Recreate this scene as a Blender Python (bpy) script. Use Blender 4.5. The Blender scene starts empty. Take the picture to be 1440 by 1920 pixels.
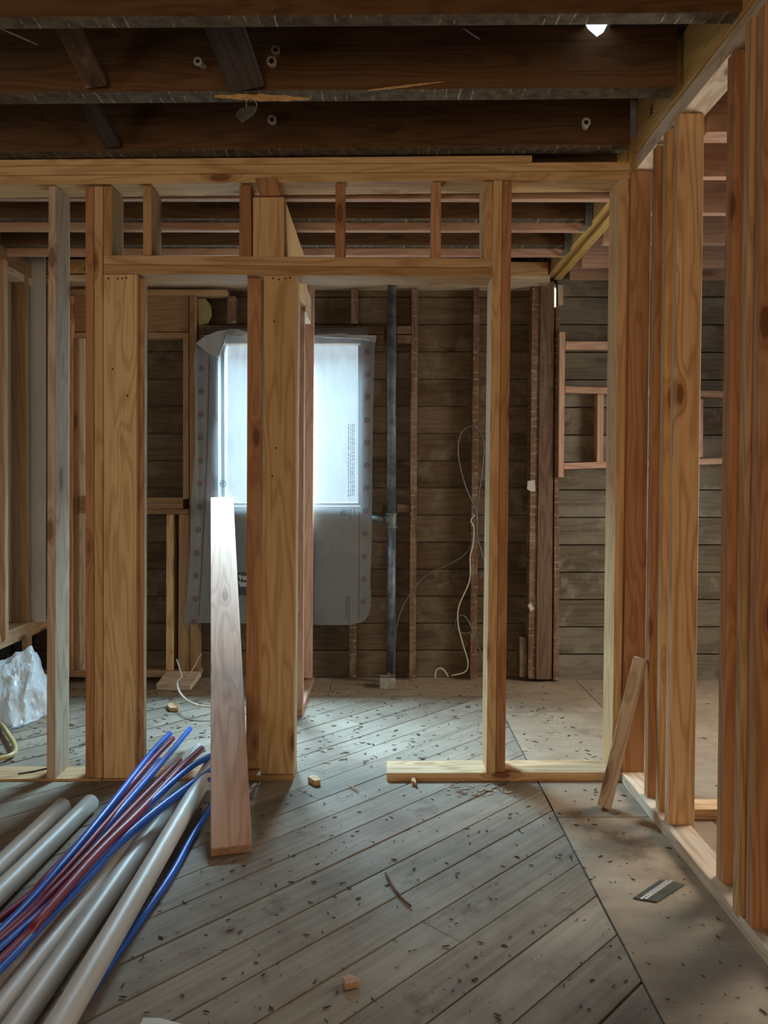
import bpy, bmesh, math, random
from mathutils import Vector, Matrix, Euler, noise
random.seed(7)
S = bpy.context.scene
COL = S.collection
# ------------------------------------------------------------------ camera
FPX = 1440.0; HC = 1.21; PITCH = math.radians(0.9); YAW = math.radians(-0.2)
CY = 902 + FPX*math.tan(PITCH)
cd = bpy.data.cameras.new('camera'); cam = bpy.data.objects.new('camera', cd); COL.objects.link(cam)
cd.sensor_fit = 'VERTICAL'; cd.sensor_height = 36.0; cd.sensor_width = 27.0
cd.lens = FPX/1920*36.0; cd.shift_y = -(960-CY)/1920; cd.clip_start = 0.05
cam.location = (0, 0, HC); cam.rotation_euler = (math.pi/2-PITCH, 0, YAW)
S.camera = cam
RM = Euler((math.pi/2-PITCH, 0, YAW)).to_matrix(); C0 = Vector((0, 0, HC))
def ray(px, py): return RM @ Vector(((px-720)/FPX, -(py-CY)/FPX, -1))
def U(px, py, Y):                       # measured point of the photo at a known distance
    d = ray(px, py); return C0 + d*(Y/d.y)
def F(px, py, z=0.0):                   # measured point of the photo at a known height
    d = ray(px, py); return C0 + d*((z-HC)/d.z)
# ------------------------------------------------------------------ light
S.view_settings.view_transform = 'Standard'; S.view_settings.look = 'None'
S.view_settings.gamma = 1.0; S.view_settings.use_curve_mapping = False
S.view_settings.exposure = 0.0
W = bpy.data.worlds.new('sky'); S.world = W; W.use_nodes = True
W.node_tree.nodes['Background'].inputs[0].default_value = (0.72, 0.90, 1.0, 1)
W.node_tree.nodes['Background'].inputs[1].default_value = 1.5
def area(name, loc, aim, sx, sy, power, col):
    l = bpy.data.lights.new(name, 'AREA'); l.shape = 'RECTANGLE'; l.size = sx; l.size_y = sy
    l.energy = power; l.color = col
    o = bpy.data.objects.new(name, l); COL.objects.link(o); o.location = loc
    o.rotation_euler = (Vector(aim)-Vector(loc)).to_track_quat('-Z', 'Y').to_euler(); return o
area('sky_daylight', (-.45, 5.95, 3.35), (-.5, 4.7, 1.35), 5.0, 1.4, 9200, (0.50, 0.80, 1.0))
area('window_daylight', (-.56, 4.86, 1.57), (-.56, 0, 1.57), .9, 1.0, 36, (0.70, 0.90, 1.0))
area('back_window_daylight', (-0.6, -2.35, 1.45), (-0.2, 3, 1.1), 2.2, 1.5, 52, (1.0, 0.72, 0.44))
area('right_window_daylight', (2.62, 3.35, 1.45), (0.6, 2.5, 0.0), 0.8, 1.1, 50, (1.0, 0.92, 0.80))
area('left_fill_light', (-2.95, 1.2, 1.5), (0, 2.4, 0.9), 0.9, 1.1, 12, (0.95, 0.93, 0.9))  # weak fill added from the left; the wall has no window there
# ------------------------------------------------------------------ materials
def newmat(name):
    m = bpy.data.materials.new(name); m.use_nodes = True
    return m, m.node_tree.nodes, m.node_tree.links, m.node_tree.nodes['Principled BSDF']
class N:
    def __init__(s, nt): s.nt = nt; s.n = nt.nodes; s.l = nt.links
    def put(s, sock, v):
        if hasattr(v, 'is_linked') or isinstance(v, bpy.types.NodeSocket): s.l.new(v, sock)
        else: sock.default_value = v
    def math(s, op, a, b=0.0, clamp=False):
        n = s.n.new('ShaderNodeMath'); n.operation = op; n.use_clamp = clamp
        s.put(n.inputs[0], a); s.put(n.inputs[1], b); return n.outputs[0]
    def vmul(s, v, sc):
        n = s.n.new('ShaderNodeVectorMath'); n.operation = 'MULTIPLY'; s.put(n.inputs[0], v); s.put(n.inputs[1], sc); return n.outputs[0]
    def vadd(s, v, w):
        n = s.n.new('ShaderNodeVectorMath'); n.operation = 'ADD'; s.put(n.inputs[0], v); s.put(n.inputs[1], w); return n.outputs[0]
    def noise(s, v, sc, det=2, rough=.5):
        n = s.n.new('ShaderNodeTexNoise'); s.put(n.inputs['Vector'], v); n.inputs['Scale'].default_value = sc
        n.inputs['Detail'].default_value = det; n.inputs['Roughness'].default_value = rough; return n.outputs[0]
    def vor(s, v, sc, rnd=1.0):
        n = s.n.new('ShaderNodeTexVoronoi'); s.put(n.inputs['Vector'], v); n.inputs['Scale'].default_value = sc
        n.inputs['Randomness'].default_value = rnd; return n.outputs['Distance']
    def mr(s, v, a, b, c, d):
        n = s.n.new('ShaderNodeMapRange'); n.interpolation_type = 'SMOOTHSTEP'; s.put(n.inputs[0], v)
        for i, x in enumerate((a, b, c, d)): n.inputs[i+1].default_value = x
        return n.outputs[0]
    def mix(s, f, a, b, mode='MIX'):
        n = s.n.new('ShaderNodeMix'); n.data_type = 'RGBA'; n.blend_type = mode
        s.put(n.inputs[0], f)
        for i, x in ((6, a), (7, b)):
            if isinstance(x, tuple) and len(x) == 3: x = x+(1,)
            s.put(n.inputs[i], x)
        return n.outputs[2]
    def bump(s, h, st, dist=.002):
        n = s.n.new('ShaderNodeBump'); n.inputs['Strength'].default_value = st; n.inputs['Distance'].default_value = dist
        s.put(n.inputs['Height'], h); return n.outputs[0]
def wood(name, c1, c2, axis, knot=1.0, lath=False, blotch=0.25, rough=.72, streak=.5, plaster=False, vary=.22, island=False, dirt=None):
    m, nd, lk, b = newmat(name); t = N(m.node_tree)
    tc = nd.new('ShaderNodeTexCoord').outputs['Object']
    oi = nd.new('ShaderNodeObjectInfo').outputs['Random']
    if island: oi = nd.new('ShaderNodeNewGeometry').outputs['Random Per Island']
    cmb = nd.new('ShaderNodeCombineXYZ')
    for i, k in enumerate((31.7, 17.3, 43.1)): lk.new(t.math('MULTIPLY', oi, k), cmb.inputs[i])
    P = t.vadd(tc, cmb.outputs[0])
    ai = 'XYZ'.index(axis)
    def sc(al, ac): v = [ac]*3; v[ai] = al; return tuple(v)
    d = t.vor(t.vmul(P, sc(2.6, 7.5)), 1.0)
    k = t.math('POWER', t.mr(d, 0.0, 0.45, 1, 0), 2.0)
    n1 = t.noise(t.vmul(P, sc(0.9, 9.0)), 1.0, 2)
    ringv = t.math('ADD', t.math('MULTIPLY', n1, 62.0), t.math('MULTIPLY', k, 13.0*knot))
    ring = t.math('POWER', t.math('MULTIPLY', t.math('ADD', t.math('SINE', ringv), 1.0), .5), 2.2)
    fine = t.noise(t.vmul(P, sc(3.0, 170.0)), 1.0, 3, .6)
    big = t.noise(t.vmul(P, sc(1.3, 8.0)), 1.0, 3)
    f = t.math('ADD', t.math('MULTIPLY', ring, streak), t.math('MULTIPLY', t.mr(fine, .3, .7, 0, 1), .3))
    f = t.math('ADD', f, t.math('MULTIPLY', t.mr(big, .35, .7, 0, 1), blotch), True)
    col = t.mix(f, c1, c2)
    hv = t.math('ADD', t.math('MULTIPLY', oi, vary*2), 1-vary)
    cc = nd.new('ShaderNodeCombineColor')
    lk.new(hv, cc.inputs[0]); lk.new(t.math('POWER', hv, 1.25), cc.inputs[1]); lk.new(t.math('POWER', hv, 1.6), cc.inputs[2])
    col = t.mix(1.0, col, cc.outputs[0], 'MULTIPLY')
    if knot > 0:
        kn = t.math('MULTIPLY', t.mr(d, .09, .135, 1, 0), min(1, knot*.95))
        col = t.mix(kn, col, tuple(x*.28 for x in c2))
        halo = t.math('MULTIPLY', t.mr(d, .13, .24, 1, 0), knot*.45)
        col = t.mix(halo, col, (c2[0]*.8, c2[1]*.6, c2[2]*.5))
    if dirt:
        dn = t.mr(t.noise(P, 5.0, 6, .7), .5, .66, 0, .75)
        col = t.mix(dn, col, dirt)
    if lath:
        tz = nd.new('ShaderNodeSeparateXYZ'); lk.new(tc, tz.inputs[0])
        w_ = t.math('MULTIPLY', t.noise(tc, 14.0, 2), .06)
        st = t.math('SINE', t.math('MULTIPLY', t.math('ADD', tz.outputs[2], w_), 155.0))
        st = t.math('MULTIPLY', t.mr(st, .55, .95, 0, .8), t.mr(t.noise(tc, 22.0, 4, .7), .45, .62, 0, 1))
        col = t.mix(st, col, (.36, .28, .20))
    if plaster:
        sx = nd.new('ShaderNodeSeparateXYZ'); lk.new(nd.new('ShaderNodeNewGeometry').outputs['Normal'], sx.inputs[0])
        und = t.mr(sx.outputs[2], -.9, -.5, 1, 0)
        tx = nd.new('ShaderNodeSeparateXYZ'); lk.new(tc, tx.inputs[0])
        wob = t.math('MULTIPLY', t.noise(tc, 12.0, 2), .5)
        st = t.math('SINE', t.math('MULTIPLY', t.math('ADD', tx.outputs[0], t.math('MULTIPLY', wob, .05)), 150.0))
        st = t.math('MULTIPLY', t.mr(st, .9, .99, 0, .8), t.mr(t.noise(tc, 9.0, 4, .7), .48, .62, 0, 1))
        pc = t.mix(st, t.mix(t.mr(t.noise(tc, 30, 4), .3, .7, 0, 1), (.065, .045, .028), (.14, .11, .075)), (.42, .36, .28))
        col = t.mix(und, col, pc)
    lk.new(col, b.inputs['Base Color']); b.inputs['Roughness'].default_value = rough
    lk.new(t.bump(t.math('ADD', fine, t.math('MULTIPLY', ring, .4)), .35, .0015), b.inputs['Normal'])
    b.inputs['Specular IOR Level'].default_value = .3
    return m
WM = {}
SPEC = {  # light colour, dark colour, options
 'fir':  ((.68, .455, .25), (.42, .225, .095), dict(streak=.6)),
 'gold': ((.68, .46, .23), (.43, .24, .095), dict(streak=.5)),
 'orange': ((.58, .32, .16), (.35, .155, .065), dict(knot=.95)),
 'pale': ((.70, .57, .42), (.44, .32, .21), dict(vary=.1, streak=.6)),
 'pink': ((.60, .39, .28), (.42, .23, .15), dict(vary=.12, knot=.6)),
 'yellow': ((.62, .42, .15), (.44, .26, .075), dict(knot=.2, vary=.1)),
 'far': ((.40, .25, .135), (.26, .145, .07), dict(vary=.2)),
 'old': ((.16, .098, .058), (.07, .038, .022), dict(knot=.5, vary=.3, rough=.85, dirt=(.24, .16, .10))),
 'joist': ((.17, .088, .038), (.085, .042, .019), dict(knot=.5, rough=.85, plaster=True)),
 'oldstud': ((.19, .105, .062), (.085, .044, .026), dict(knot=.5, lath=True, vary=.3, rough=.85, dirt=(.26, .19, .13))),
 'black': ((.075, .055, .048), (.035, .025, .02), dict(knot=.4, rough=.85)),
}
def wm(kind, axis):
    k = kind+'_'+axis
    if k not in WM:
        a, b, o = SPEC[kind]; WM[k] = wood('wood_'+k, a, b, axis, **o)
    return WM[k]
def plain(name, col, rough=.5, metal=0.0, nz=.0, nsc=20.0, spec=.5, col2=None):
    m, nd, lk, b = newmat(name); t = N(m.node_tree)
    tc = nd.new('ShaderNodeTexCoord').outputs['Object']
    c2 = col2 or tuple(x*(1-nz) for x in col)
    c = t.mix(t.mr(t.noise(tc, nsc, 4, .6), .35, .65, 0, 1), col, c2)
    lk.new(c, b.inputs['Base Color']); b.inputs['Roughness'].default_value = rough
    b.inputs['Metallic'].default_value = metal; b.inputs['Specular IOR Level'].default_value = spec
    return m
M_PVC = plain('white_pvc', (.60, .55, .48), .42, nz=.12, nsc=4)
M_BLUE = plain('blue_pex', (.008, .10, .52), .4, nz=.15, nsc=9)
M_RED = plain('red_pex', (.25, .022, .045), .42, nz=.2, nsc=9)
M_WHITEP = plain('white_plastic', (.78, .76, .74), .4, nz=.1)
M_STEEL = plain('galvanised_steel', (.50, .52, .53), .42, .85, .3, 30)
M_PLATE = plain('dark_steel', (.10, .105, .085), .5, .5, .3, 30)
M_PIPE = plain('blackened_pipe', (.075, .095, .105), .55, .3, .45, 14, col2=(.17, .20, .21))
M_CER = plain('porcelain', (.62, .57, .50), .45, nz=.3)
M_DARK = plain('dark_hole', (.012, .01, .01), .9)
M_BX = plain('armoured_cable', (.16, .15, .14), .5, .4, .3, 60)
M_WIRE = plain('cream_wire', (.62, .54, .43), .5, nz=.15)
M_YELH = plain('yellow_hose', (.55, .40, .16), .45, nz=.2)
M_BLACK = plain('plain_black', (.02, .021, .024), .45, nz=.3)
M_INS = plain('yellowed_board', (.34, .28, .14), .8, nz=.2)
M_SPL = plain('fresh_splinter', (.72, .42, .17), .7, nz=.35, nsc=60)
M_INK = plain('dark_ink', (.03, .035, .045), .6)
M_RINK = plain('red_ink', (.45, .06, .05), .6)
M_DRY = plain('drywall_grey', (.46, .45, .42), .9, nz=.12, nsc=3)
M_SHELL = plain('rough_shell', (.17, .13, .10), .95, nz=.3, nsc=3)
# ------------------------------------------------------------------ builders
def tag(o, label=None, cat=None, group=None, kind=None):
    if label: o['label'] = label
    if cat: o['category'] = cat
    if group: o['group'] = group
    if kind: o['kind'] = kind
    return o
def link(name, bm, mat, parent=None, origin=None, smooth=False):
    me = bpy.data.meshes.new(name)
    if origin is None:
        zs = [v.co.z for v in bm.verts]; n = len(bm.verts)
        c = sum((v.co for v in bm.verts), Vector())/n; origin = Vector((c.x, c.y, min(zs)))
    if parent is None:
        bmesh.ops.translate(bm, verts=bm.verts, vec=-Vector(origin))
    else:
        q = parent; acc = Vector()
        while q: acc += q.location; q = q.parent
        bmesh.ops.translate(bm, verts=bm.verts, vec=-acc)
    bmesh.ops.recalc_face_normals(bm, faces=bm.faces)
    bm.to_mesh(me); bm.free(); me.materials.append(mat)
    if smooth:
        for p in me.polygons: p.use_smooth = True
    o = bpy.data.objects.new(name, me); COL.objects.link(o)
    if parent is None: o.location = origin
    else: o.parent = parent
    return o
def prism(bm, front, back, bev=.002):
    a = [bm.verts.new(p) for p in front]; b = [bm.verts.new(p) for p in back]; n = len(a)
    fs = [bm.faces.new(a), bm.faces.new(b[::-1])]
    for i in range(n): fs.append(bm.faces.new((a[i], b[i], b[(i+1) % n], a[(i+1) % n])))
    bmesh.ops.recalc_face_normals(bm, faces=fs)
    if bev:
        es = list({e for f in fs for e in f.edges})
        bmesh.ops.bevel(bm, geom=es, offset=bev, segments=1, affect='EDGES', clamp_overlap=True)
def boxv(bm, x0, x1, y0, y1, z0, z1, bev=.002):
    prism(bm, [Vector(p) for p in ((x0, y0, z1), (x1, y0, z1), (x1, y0, z0), (x0, y0, z0))],
          [Vector(p) for p in ((x0, y1, z1), (x1, y1, z1), (x1, y1, z0), (x0, y1, z0))], bev)
def QB(name, label, cat, pts, Y, dep, mat, group=None, kind=None, bev=.002, parent=None):
    fr = [U(px, py, Y) for px, py in pts]; bk = [p+Vector((0, dep, 0)) for p in fr]
    bm = bmesh.new(); prism(bm, fr, bk, bev)
    return tag(link(name, bm, mat, parent), label, cat, group, kind)
def V(name, label, xt, xb, yt, yb, Y, dep, kind='fir', group=None, cat='stud'):     # upright board
    return QB(name, label, cat, [(xt[0], yt), (xt[1], yt), (xb[1], yb), (xb[0], yb)], Y, dep, wm(kind, 'Z'), group)
def H(name, label, xl, yl, xr, yr, Y, dep, kind='gold', group=None, cat='plate'):   # level board
    return QB(name, label, cat, [(xl, yl[0]), (xr, yr[0]), (xr, yr[1]), (xl, yl[1])], Y, dep, wm(kind, 'X'), group)
def WB(name, label, cat, x0, x1, y0, y1, z0, z1, mat, group=None, kind=None, bev=.002):
    bm = bmesh.new(); boxv(bm, x0, x1, y0, y1, z0, z1, bev)
    return tag(link(name, bm, mat), label, cat, group, kind)
def smoothpts(pts, n=6):
    pts = [Vector(p) for p in pts]; out = []
    if len(pts) < 3: return pts
    P = [pts[0]*2-pts[1]]+pts+[pts[-1]*2-pts[-2]]
    for i in range(1, len(P)-2):
        for j in range(n):
            t = j/n; a, b, c, d = P[i-1], P[i], P[i+1], P[i+2]
            out.append(.5*((2*b)+(c-a)*t+(2*a-5*b+4*c-d)*t*t+(3*b-a-3*c+d)*t**3))
    out.append(pts[-1]); return out
def sweep(bm, pts, r, seg=10, cap=True):
    rings = []; up = Vector((0, 0, 1)); tprev = None; nrm = None
    for i, p in enumerate(pts):
        t = (pts[min(i+1, len(pts)-1)]-pts[max(i-1, 0)]).normalized()
        if nrm is None:
            nrm = t.cross(up if abs(t.z) < .9 else Vector((1, 0, 0))).normalized()
        else: nrm = (nrm-t*nrm.dot(t)).normalized()
        bn = t.cross(nrm); rr = r(i/(len(pts)-1)) if callable(r) else r
        rings.append([bm.verts.new(p+(nrm*math.cos(a)+bn*math.sin(a))*rr) for a in [2*math.pi*k/seg for k in range(seg)]])
    for a, b in zip(rings, rings[1:]):
        for k in range(seg): bm.faces.new((a[k], a[(k+1) % seg], b[(k+1) % seg], b[k]))
    if cap: bm.faces.new(rings[0][::-1]); bm.faces.new(rings[-1])
def TB(name, label, cat, pts, r, mat, group=None, seg=10, n=6, parent=None, hollow=False):
    bm = bmesh.new(); ps = smoothpts(pts, n)
    if hollow:
        ro = r; q = [ps[0]]+ps+[ps[-1]]
        outer = ps; inner = ps
        # outer skin, end rims and inner skin as one closed wall
        loop = outer+inner[::-1]
        rings = []
        t0 = (ps[-1]-ps[0]).normalized(); nx = t0.cross(Vector((0, 0, 1))).normalized(); ny = t0.cross(nx)
        for i, p in enumerate(loop):
            rr = ro if i < len(outer) else ro*.9
            rings.append([bm.verts.new(p+(nx*math.cos(a)+ny*math.sin(a))*rr) for a in [2*math.pi*k/seg for k in range(seg)]])
        for i in range(len(rings)):
            a = rings[i]; b = rings[(i+1) % len(rings)]
            for k in range(seg): bm.faces.new((a[k], a[(k+1) % seg], b[(k+1) % seg], b[k]))
    else: sweep(bm, ps, r, seg)
    return tag(link(name, bm, mat, parent, smooth=True), label, cat, group)
def STICK(name, label, cat, p0, p1, w, t, mat, wdir=(1, 0, 0), group=None, parent=None):   # board between two points
    p0 = Vector(p0); p1 = Vector(p1); d = p1-p0; L = d.length; z = d/L
    x = Vector(wdir); x = (x-z*x.dot(z)).normalized(); y = z.cross(x)
    bm = bmesh.new(); boxv(bm, -w/2, w/2, -t/2, t/2, 0, L)
    bmesh.ops.recalc_face_normals(bm, faces=bm.faces)
    me = bpy.data.meshes.new(name); bm.to_mesh(me); bm.free(); me.materials.append(mat)
    o = bpy.data.objects.new(name, me); COL.objects.link(o)
    o.matrix_world = Matrix.Translation(p0) @ Matrix((x, y, z)).transposed().to_4x4()
    return tag(o, label, cat, group)
def empty(name, loc, label, cat, group=None):
    o = bpy.data.objects.new(name, None); COL.objects.link(o); o.location = loc; o.empty_display_size = .05
    return tag(o, label, cat, group)
def blade(name, label, cat, a, b, Y, w, mat, t=.004):
    n = 12; bm = bmesh.new(); top = []; bot = []
    for i in range(n+1):
        u = i/n; h = w*math.sin(math.pi*min(max(u, .03), .97))**.6*(1+.25*math.sin(i*2.3))
        x = a[0]+(b[0]-a[0])*u; y = a[1]+(b[1]-a[1])*u
        top.append(U(x, y-h/2, Y)); bot.append(U(x, y+h/2, Y))
    fr = top+bot[::-1]; prism(bm, fr, [p+Vector((0, t, 0)) for p in fr], 0)
    return tag(link(name, bm, mat), label, cat)
# ------------------------------------------------------------------ setting: floor
def floor_mat(name, c1, c2, ply):
    m, nd, lk, b = newmat(name); t = N(m.node_tree)
    tc = nd.new('ShaderNodeTexCoord').outputs['Object']
    isl = nd.new('ShaderNodeNewGeometry').outputs['Random Per Island']
    cmb = nd.new('ShaderNodeCombineXYZ')
    for i, k in enumerate((31.7, 17.3, 43.1)): lk.new(t.math('MULTIPLY', isl, k), cmb.inputs[i])
    P = t.vadd(tc, cmb.outputs[0])
    g = t.noise(t.vmul(P, (2.0, 55, 10) if not ply else (6, 14, 6)), 1.0, 4, .6)
    bl = t.noise(P, 3.0 if not ply else 2.0, 5, .65)
    st = t.mr(t.noise(tc, 5.5, 6, .7), .56, .68, 0, .55)
    sp = t.mr(t.vor(tc, 34.0), .10, .16, .7, 0)
    spm = t.math('MULTIPLY', sp, t.mr(t.noise(tc, 9.0, 2), .5, .6, 0, 1))
    f = t.math('ADD', t.math('MULTIPLY', t.mr(g, .3, .7, 0, 1), .55), t.math('MULTIPLY', t.mr(bl, .35, .65, 0, 1), .6), True)
    col = t.mix(f, c1, c2)
    hv = t.math('ADD', t.math('MULTIPLY', isl, .22), .89)
    cc = nd.new('ShaderNodeCombineColor')
    for i in range(3): lk.new(hv, cc.inputs[i])
    col = t.mix(1.0, col, cc.outputs[0], 'MULTIPLY')
    col = t.mix(st, col, tuple(x*.55 for x in c2))
    col = t.mix(spm, col, (.05, .04, .03))
    if not ply:
        nail = t.mr(t.vor(t.vmul(P, (2.4, 9, 9)), 1.0), .03, .05, .8, 0)
        col = t.mix(nail, col, (.05, .035, .025))
    lk.new(col, b.inputs['Base Color']); b.inputs['Roughness'].default_value = .7
    b.inputs['Specular IOR Level'].default_value = .25
    lk.new(t.bump(t.math('ADD', g, t.math('MULTIPLY', bl, .6)), .5, .002), b.inputs['Normal'])
    return m
M_FLOOR = floor_mat('dusty_plank_floor', (.335, .28, .215), (.205, .16, .115), False)
M_PLY = floor_mat('dusty_plywood', (.38, .295, .21), (.26, .19, .13), True)
floor = WB('floor', None, None, -3.05, 2.72, -2.45, 4.9, -.10, -.012, M_DARK, kind='structure', bev=0)
def cut(bm, co, no): bmesh.ops.bisect_plane(bm, geom=bm.verts[:]+bm.edges[:]+bm.faces[:], plane_co=co, plane_no=no, clear_outer=True)
bm = bmesh.new(); R2 = math.sqrt(.5); pw = .193*R2
for k in range(-36, 44):
    # boards run along (1,1); joints cross X=.62 at Y=2.60+.193k
    c = Vector((.62, 2.60+.193*(k+.5), 0)); d = Vector((R2, R2, 0)); n = Vector((-R2, R2, 0))
    g = pw/2-random.uniform(.0018, .0048); zt = random.uniform(-.0015, 0)
    sub = bmesh.new()
    j = random.uniform(-4, 4); segs = [(-9, j-.0012), (j+.0012, 9)]
    for a, b_ in segs:
        q = [c+d*a-n*g, c+d*b_-n*g, c+d*b_+n*g, c+d*a+n*g]
        vt = [sub.verts.new(p+Vector((0, 0, zt))) for p in q]; vb = [sub.verts.new(p+Vector((0, 0, -.012))) for p in q]
        sub.faces.new(vt)
        for i in range(4): sub.faces.new((vt[i], vb[i], vb[(i+1) % 4], vt[(i+1) % 4]))
    cut(sub, (.628, 0, 0), (1, 0, 0)); cut(sub, (-3, 0, 0), (-1, 0, 0)); cut(sub, (0, 4.31, 0), (0, 1, 0)); cut(sub, (0, -2.4, 0), (0, -1, 0))
    me = bpy.data.meshes.new('t'); sub.to_mesh(me); sub.free(); bm.from_mesh(me); bpy.data.meshes.remove(me)
bm.transform(Matrix.Rotation(-math.pi/4, 4, 'Z'))
me = bpy.data.meshes.new('plank_floor'); bm.to_mesh(me); bm.free(); me.materials.append(M_FLOOR)
pf = bpy.data.objects.new('plank_floor', me); COL.objects.link(pf); pf.parent = floor
pf.matrix_parent_inverse = Matrix.Translation(-floor.location); pf.rotation_euler = (0, 0, math.pi/4); pf['kind'] = 'structure'
bm = bmesh.new()
for x0, x1, y0, y1 in ((.634, 1.18, -2.4, 2.742), (.634, 1.18, 2.746, 4.0), (1.184, 2.7, -2.4, 1.9), (1.184, 2.7, 1.904, 3.6), (1.184, 2.7, 3.604, 4.85), (.634, 1.18, 4.004, 4.85), (-3.0, -.30, 4.316, 4.85), (-.297, .63, 4.316, 4.85)):
    boxv(bm, x0, x1, y0, y1, -.012, 0, .0008)
o = link('plywood_sheets', bm, M_PLY, floor); o['kind'] = 'structure'
# ------------------------------------------------------------------ setting: walls
def sheath(name, x0, x1, yf, zmax, holes, z0=0.0, seed=1):
    rnd = random.Random(seed); bm = bmesh.new(); k = 0; bh = .1668
    while z0+k*bh < zmax:
        a = z0+k*bh+.0035; b = min(z0+(k+1)*bh-.0035, zmax); spans = [(x0, x1)]
        for hx0, hx1, hz0, hz1 in holes:
            if b > hz0 and a < hz1:
                ns = []
                for s0, s1 in spans:
                    if s0 < hx0: ns.append((s0, min(s1, hx0)))
                    if s1 > hx1: ns.append((max(s0, hx1), s1))
                spans = ns
        for s0, s1 in spans:
            if s1-s0 > .02: boxv(bm, s0, s1, yf+rnd.uniform(-.002, .002), yf+.02, a, b, .0015)
        k += 1
    return bm
M_SHEATH = wood('old_sheathing', (.155, .108, .066), (.075, .048, .028), 'X', knot=.5, blotch=.5, rough=.9, streak=.35, vary=.25, island=True, dirt=(.19, .15, .105))
WX0, WX1, WZ0, WZ1 = -.970, -.130, 1.065, 2.075     # the window opening
bm = sheath('s', -2.3, 1.06, 4.72, 2.70, [(WX0, WX1, WZ0, WZ1)])
wf = link('wall_far', bm, M_SHEATH); wf['kind'] = 'structure'
bm = bmesh.new()
for a in ((-2.3, WX0, 0, 2.9), (WX1, 1.04, 0, 2.9), (WX0, WX1, 0, WZ0), (WX0, WX1, WZ1, 2.9), (1.075, 2.72, 0, 2.9), (1.03, 1.08, 0, 2.28), (1.03, 1.08, 2.42, 2.9)):
    boxv(bm, a[0], a[1], 4.742, 4.80, a[2], a[3], 0)
o = link('outer_siding', bm, M_SHELL, wf); o['kind'] = 'structure'
bm = sheath('s2', 1.062, 2.70, 4.655, 2.70, [], z0=-.012, seed=5)
M_SH2 = wood('grey_sheathing', (.20, .17, .125), (.105, .082, .056), 'X', knot=.5, blotch=.5, rough=.9, streak=.35, vary=.2, island=True, dirt=(.25, .22, .17))
o = link('grey_sheathing', bm, M_SH2, wf); o['kind'] = 'structure'
bm = bmesh.new(); boxv(bm, 2.66, 2.72, -2.45, 2.80, 0, 2.9, 0); boxv(bm, 2.66, 2.72, 3.95, 4.8, 0, 2.9, 0)
boxv(bm, 2.66, 2.72, 2.80, 3.95, 0, .85, 0); boxv(bm, 2.66, 2.72, 2.80, 3.95, 2.1, 2.9, 0)
tag(link('wall_right', bm, M_SHELL), kind='structure')
bm = bmesh.new(); boxv(bm, -3.06, -3.0, -2.45, 3.3, 0, 2.9, 0); boxv(bm, -3.0, -2.3, 3.25, 3.3, 0, 2.9, 0)
wl = tag(link('wall_left', bm, M_SHELL), kind='structure')
bm = bmesh.new(); prism(bm, [U(x, y, 4.41) for x, y in ((-90, 470), (84, 470), (84, 1166), (-90, 1166))], [U(x, y, 4.41)+Vector((0, .012, 0)) for x, y in ((-90, 470), (84, 470), (84, 1166), (-90, 1166))], 0); boxv(bm, -2.36, -2.30, 3.3, 4.8, 0, 2.9, 0)
o = link('drywall_sheet', bm, M_DRY, wl); o['kind'] = 'structure'
bm = bmesh.new(); boxv(bm, -3.06, 2.72, -2.5, -2.45, 0, 2.9, 0); tag(link('wall_back', bm, M_SHELL), kind='structure')
# upper floor deck: dark boards with one broken gap
bm = bmesh.new(); DZ = HC+1.50
hx0, hx1 = (1095-715)*2.55/1440, (1140-715)*2.55/1440
for x0, x1, y0, y1 in ((-3.06, 2.72, -2.45, 2.36), (-3.06, hx0, 2.36, 2.84), (hx1, 2.72, 2.36, 2.84), (-3.06, 2.72, 2.84, 4.9)):
    boxv(bm, x0, x1, y0, y1, DZ, DZ+.03, 0)
tag(link('ceiling', bm, wm('black', 'X')), kind='structure')
# ------------------------------------------------------------------ ceiling joists
gj = 'old ceiling joists over the front room'
H('ceiling_joist', 'nearest dark ceiling joist cut by the top of the photo', -700, (-240, 38), 1500, (-260, 22), 2.154, .055, 'joist', cat='joist')
QB('ceiling_joist', 'dark ceiling joist second from the front with an orange splintered patch', 'joist', [(-600, 55), (1094, 38), (1102, 54), (1119, 69), (1131, 61), (1143, 38), (1270, 38), (1270, 163), (-600, 180)], 2.56, .075, wm('joist', 'X'), bev=0)
blade('wood_sliver', 'tiny bright sliver high on the second dark joist', 'splinter', (868, 52), (900, 73), 2.548, 3.0, M_CER)
H('ceiling_joist', 'dark ceiling joist resting just above the new top plate', -500, (165, 290), 1182, (160, 272), 3.02, .075, 'joist', cat='joist')
for i, (Y, a) in enumerate(((3.30, 'nearest behind the door wall'), (3.71, 'in the middle of the back room ceiling'), (4.12, 'closest to the far wall of the back room'))):
    z = HC+1.205
    WB('sister_joist', 'new pale joist with a whitish underside, '+a, 'joist', -2.0, .985, Y, Y+.038, z, z+.235, wm('pink', 'X'), 'new joists over the back room')
    WB('ceiling_joist', 'old dark joist before a new one, '+a, 'joist', -2.0, .985, Y-.062, Y-.001, z+.035, z+.27, wm('joist', 'X'), 'old joists over the back room')
for Y, t, a in ((2.665, .09, 'double joist nearest the camera beyond the right wall'), (3.055, .038, 'second'), (3.47, .038, 'third'), (3.91, .038, 'fourth'), (4.33, .038, 'fifth'), (4.60, .038, 'last and lowest in view')):
    z = HC+1.205
    lab = 'new pinkish '+a if t > .05 else 'new pinkish joist of the right room, %s from the camera' % a
    WB('ceiling_joist', lab, 'joist', 1.125, 2.65, Y, Y+t, z, z+.235, wm('pink', 'X'), 'new joists over the right room')
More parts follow.
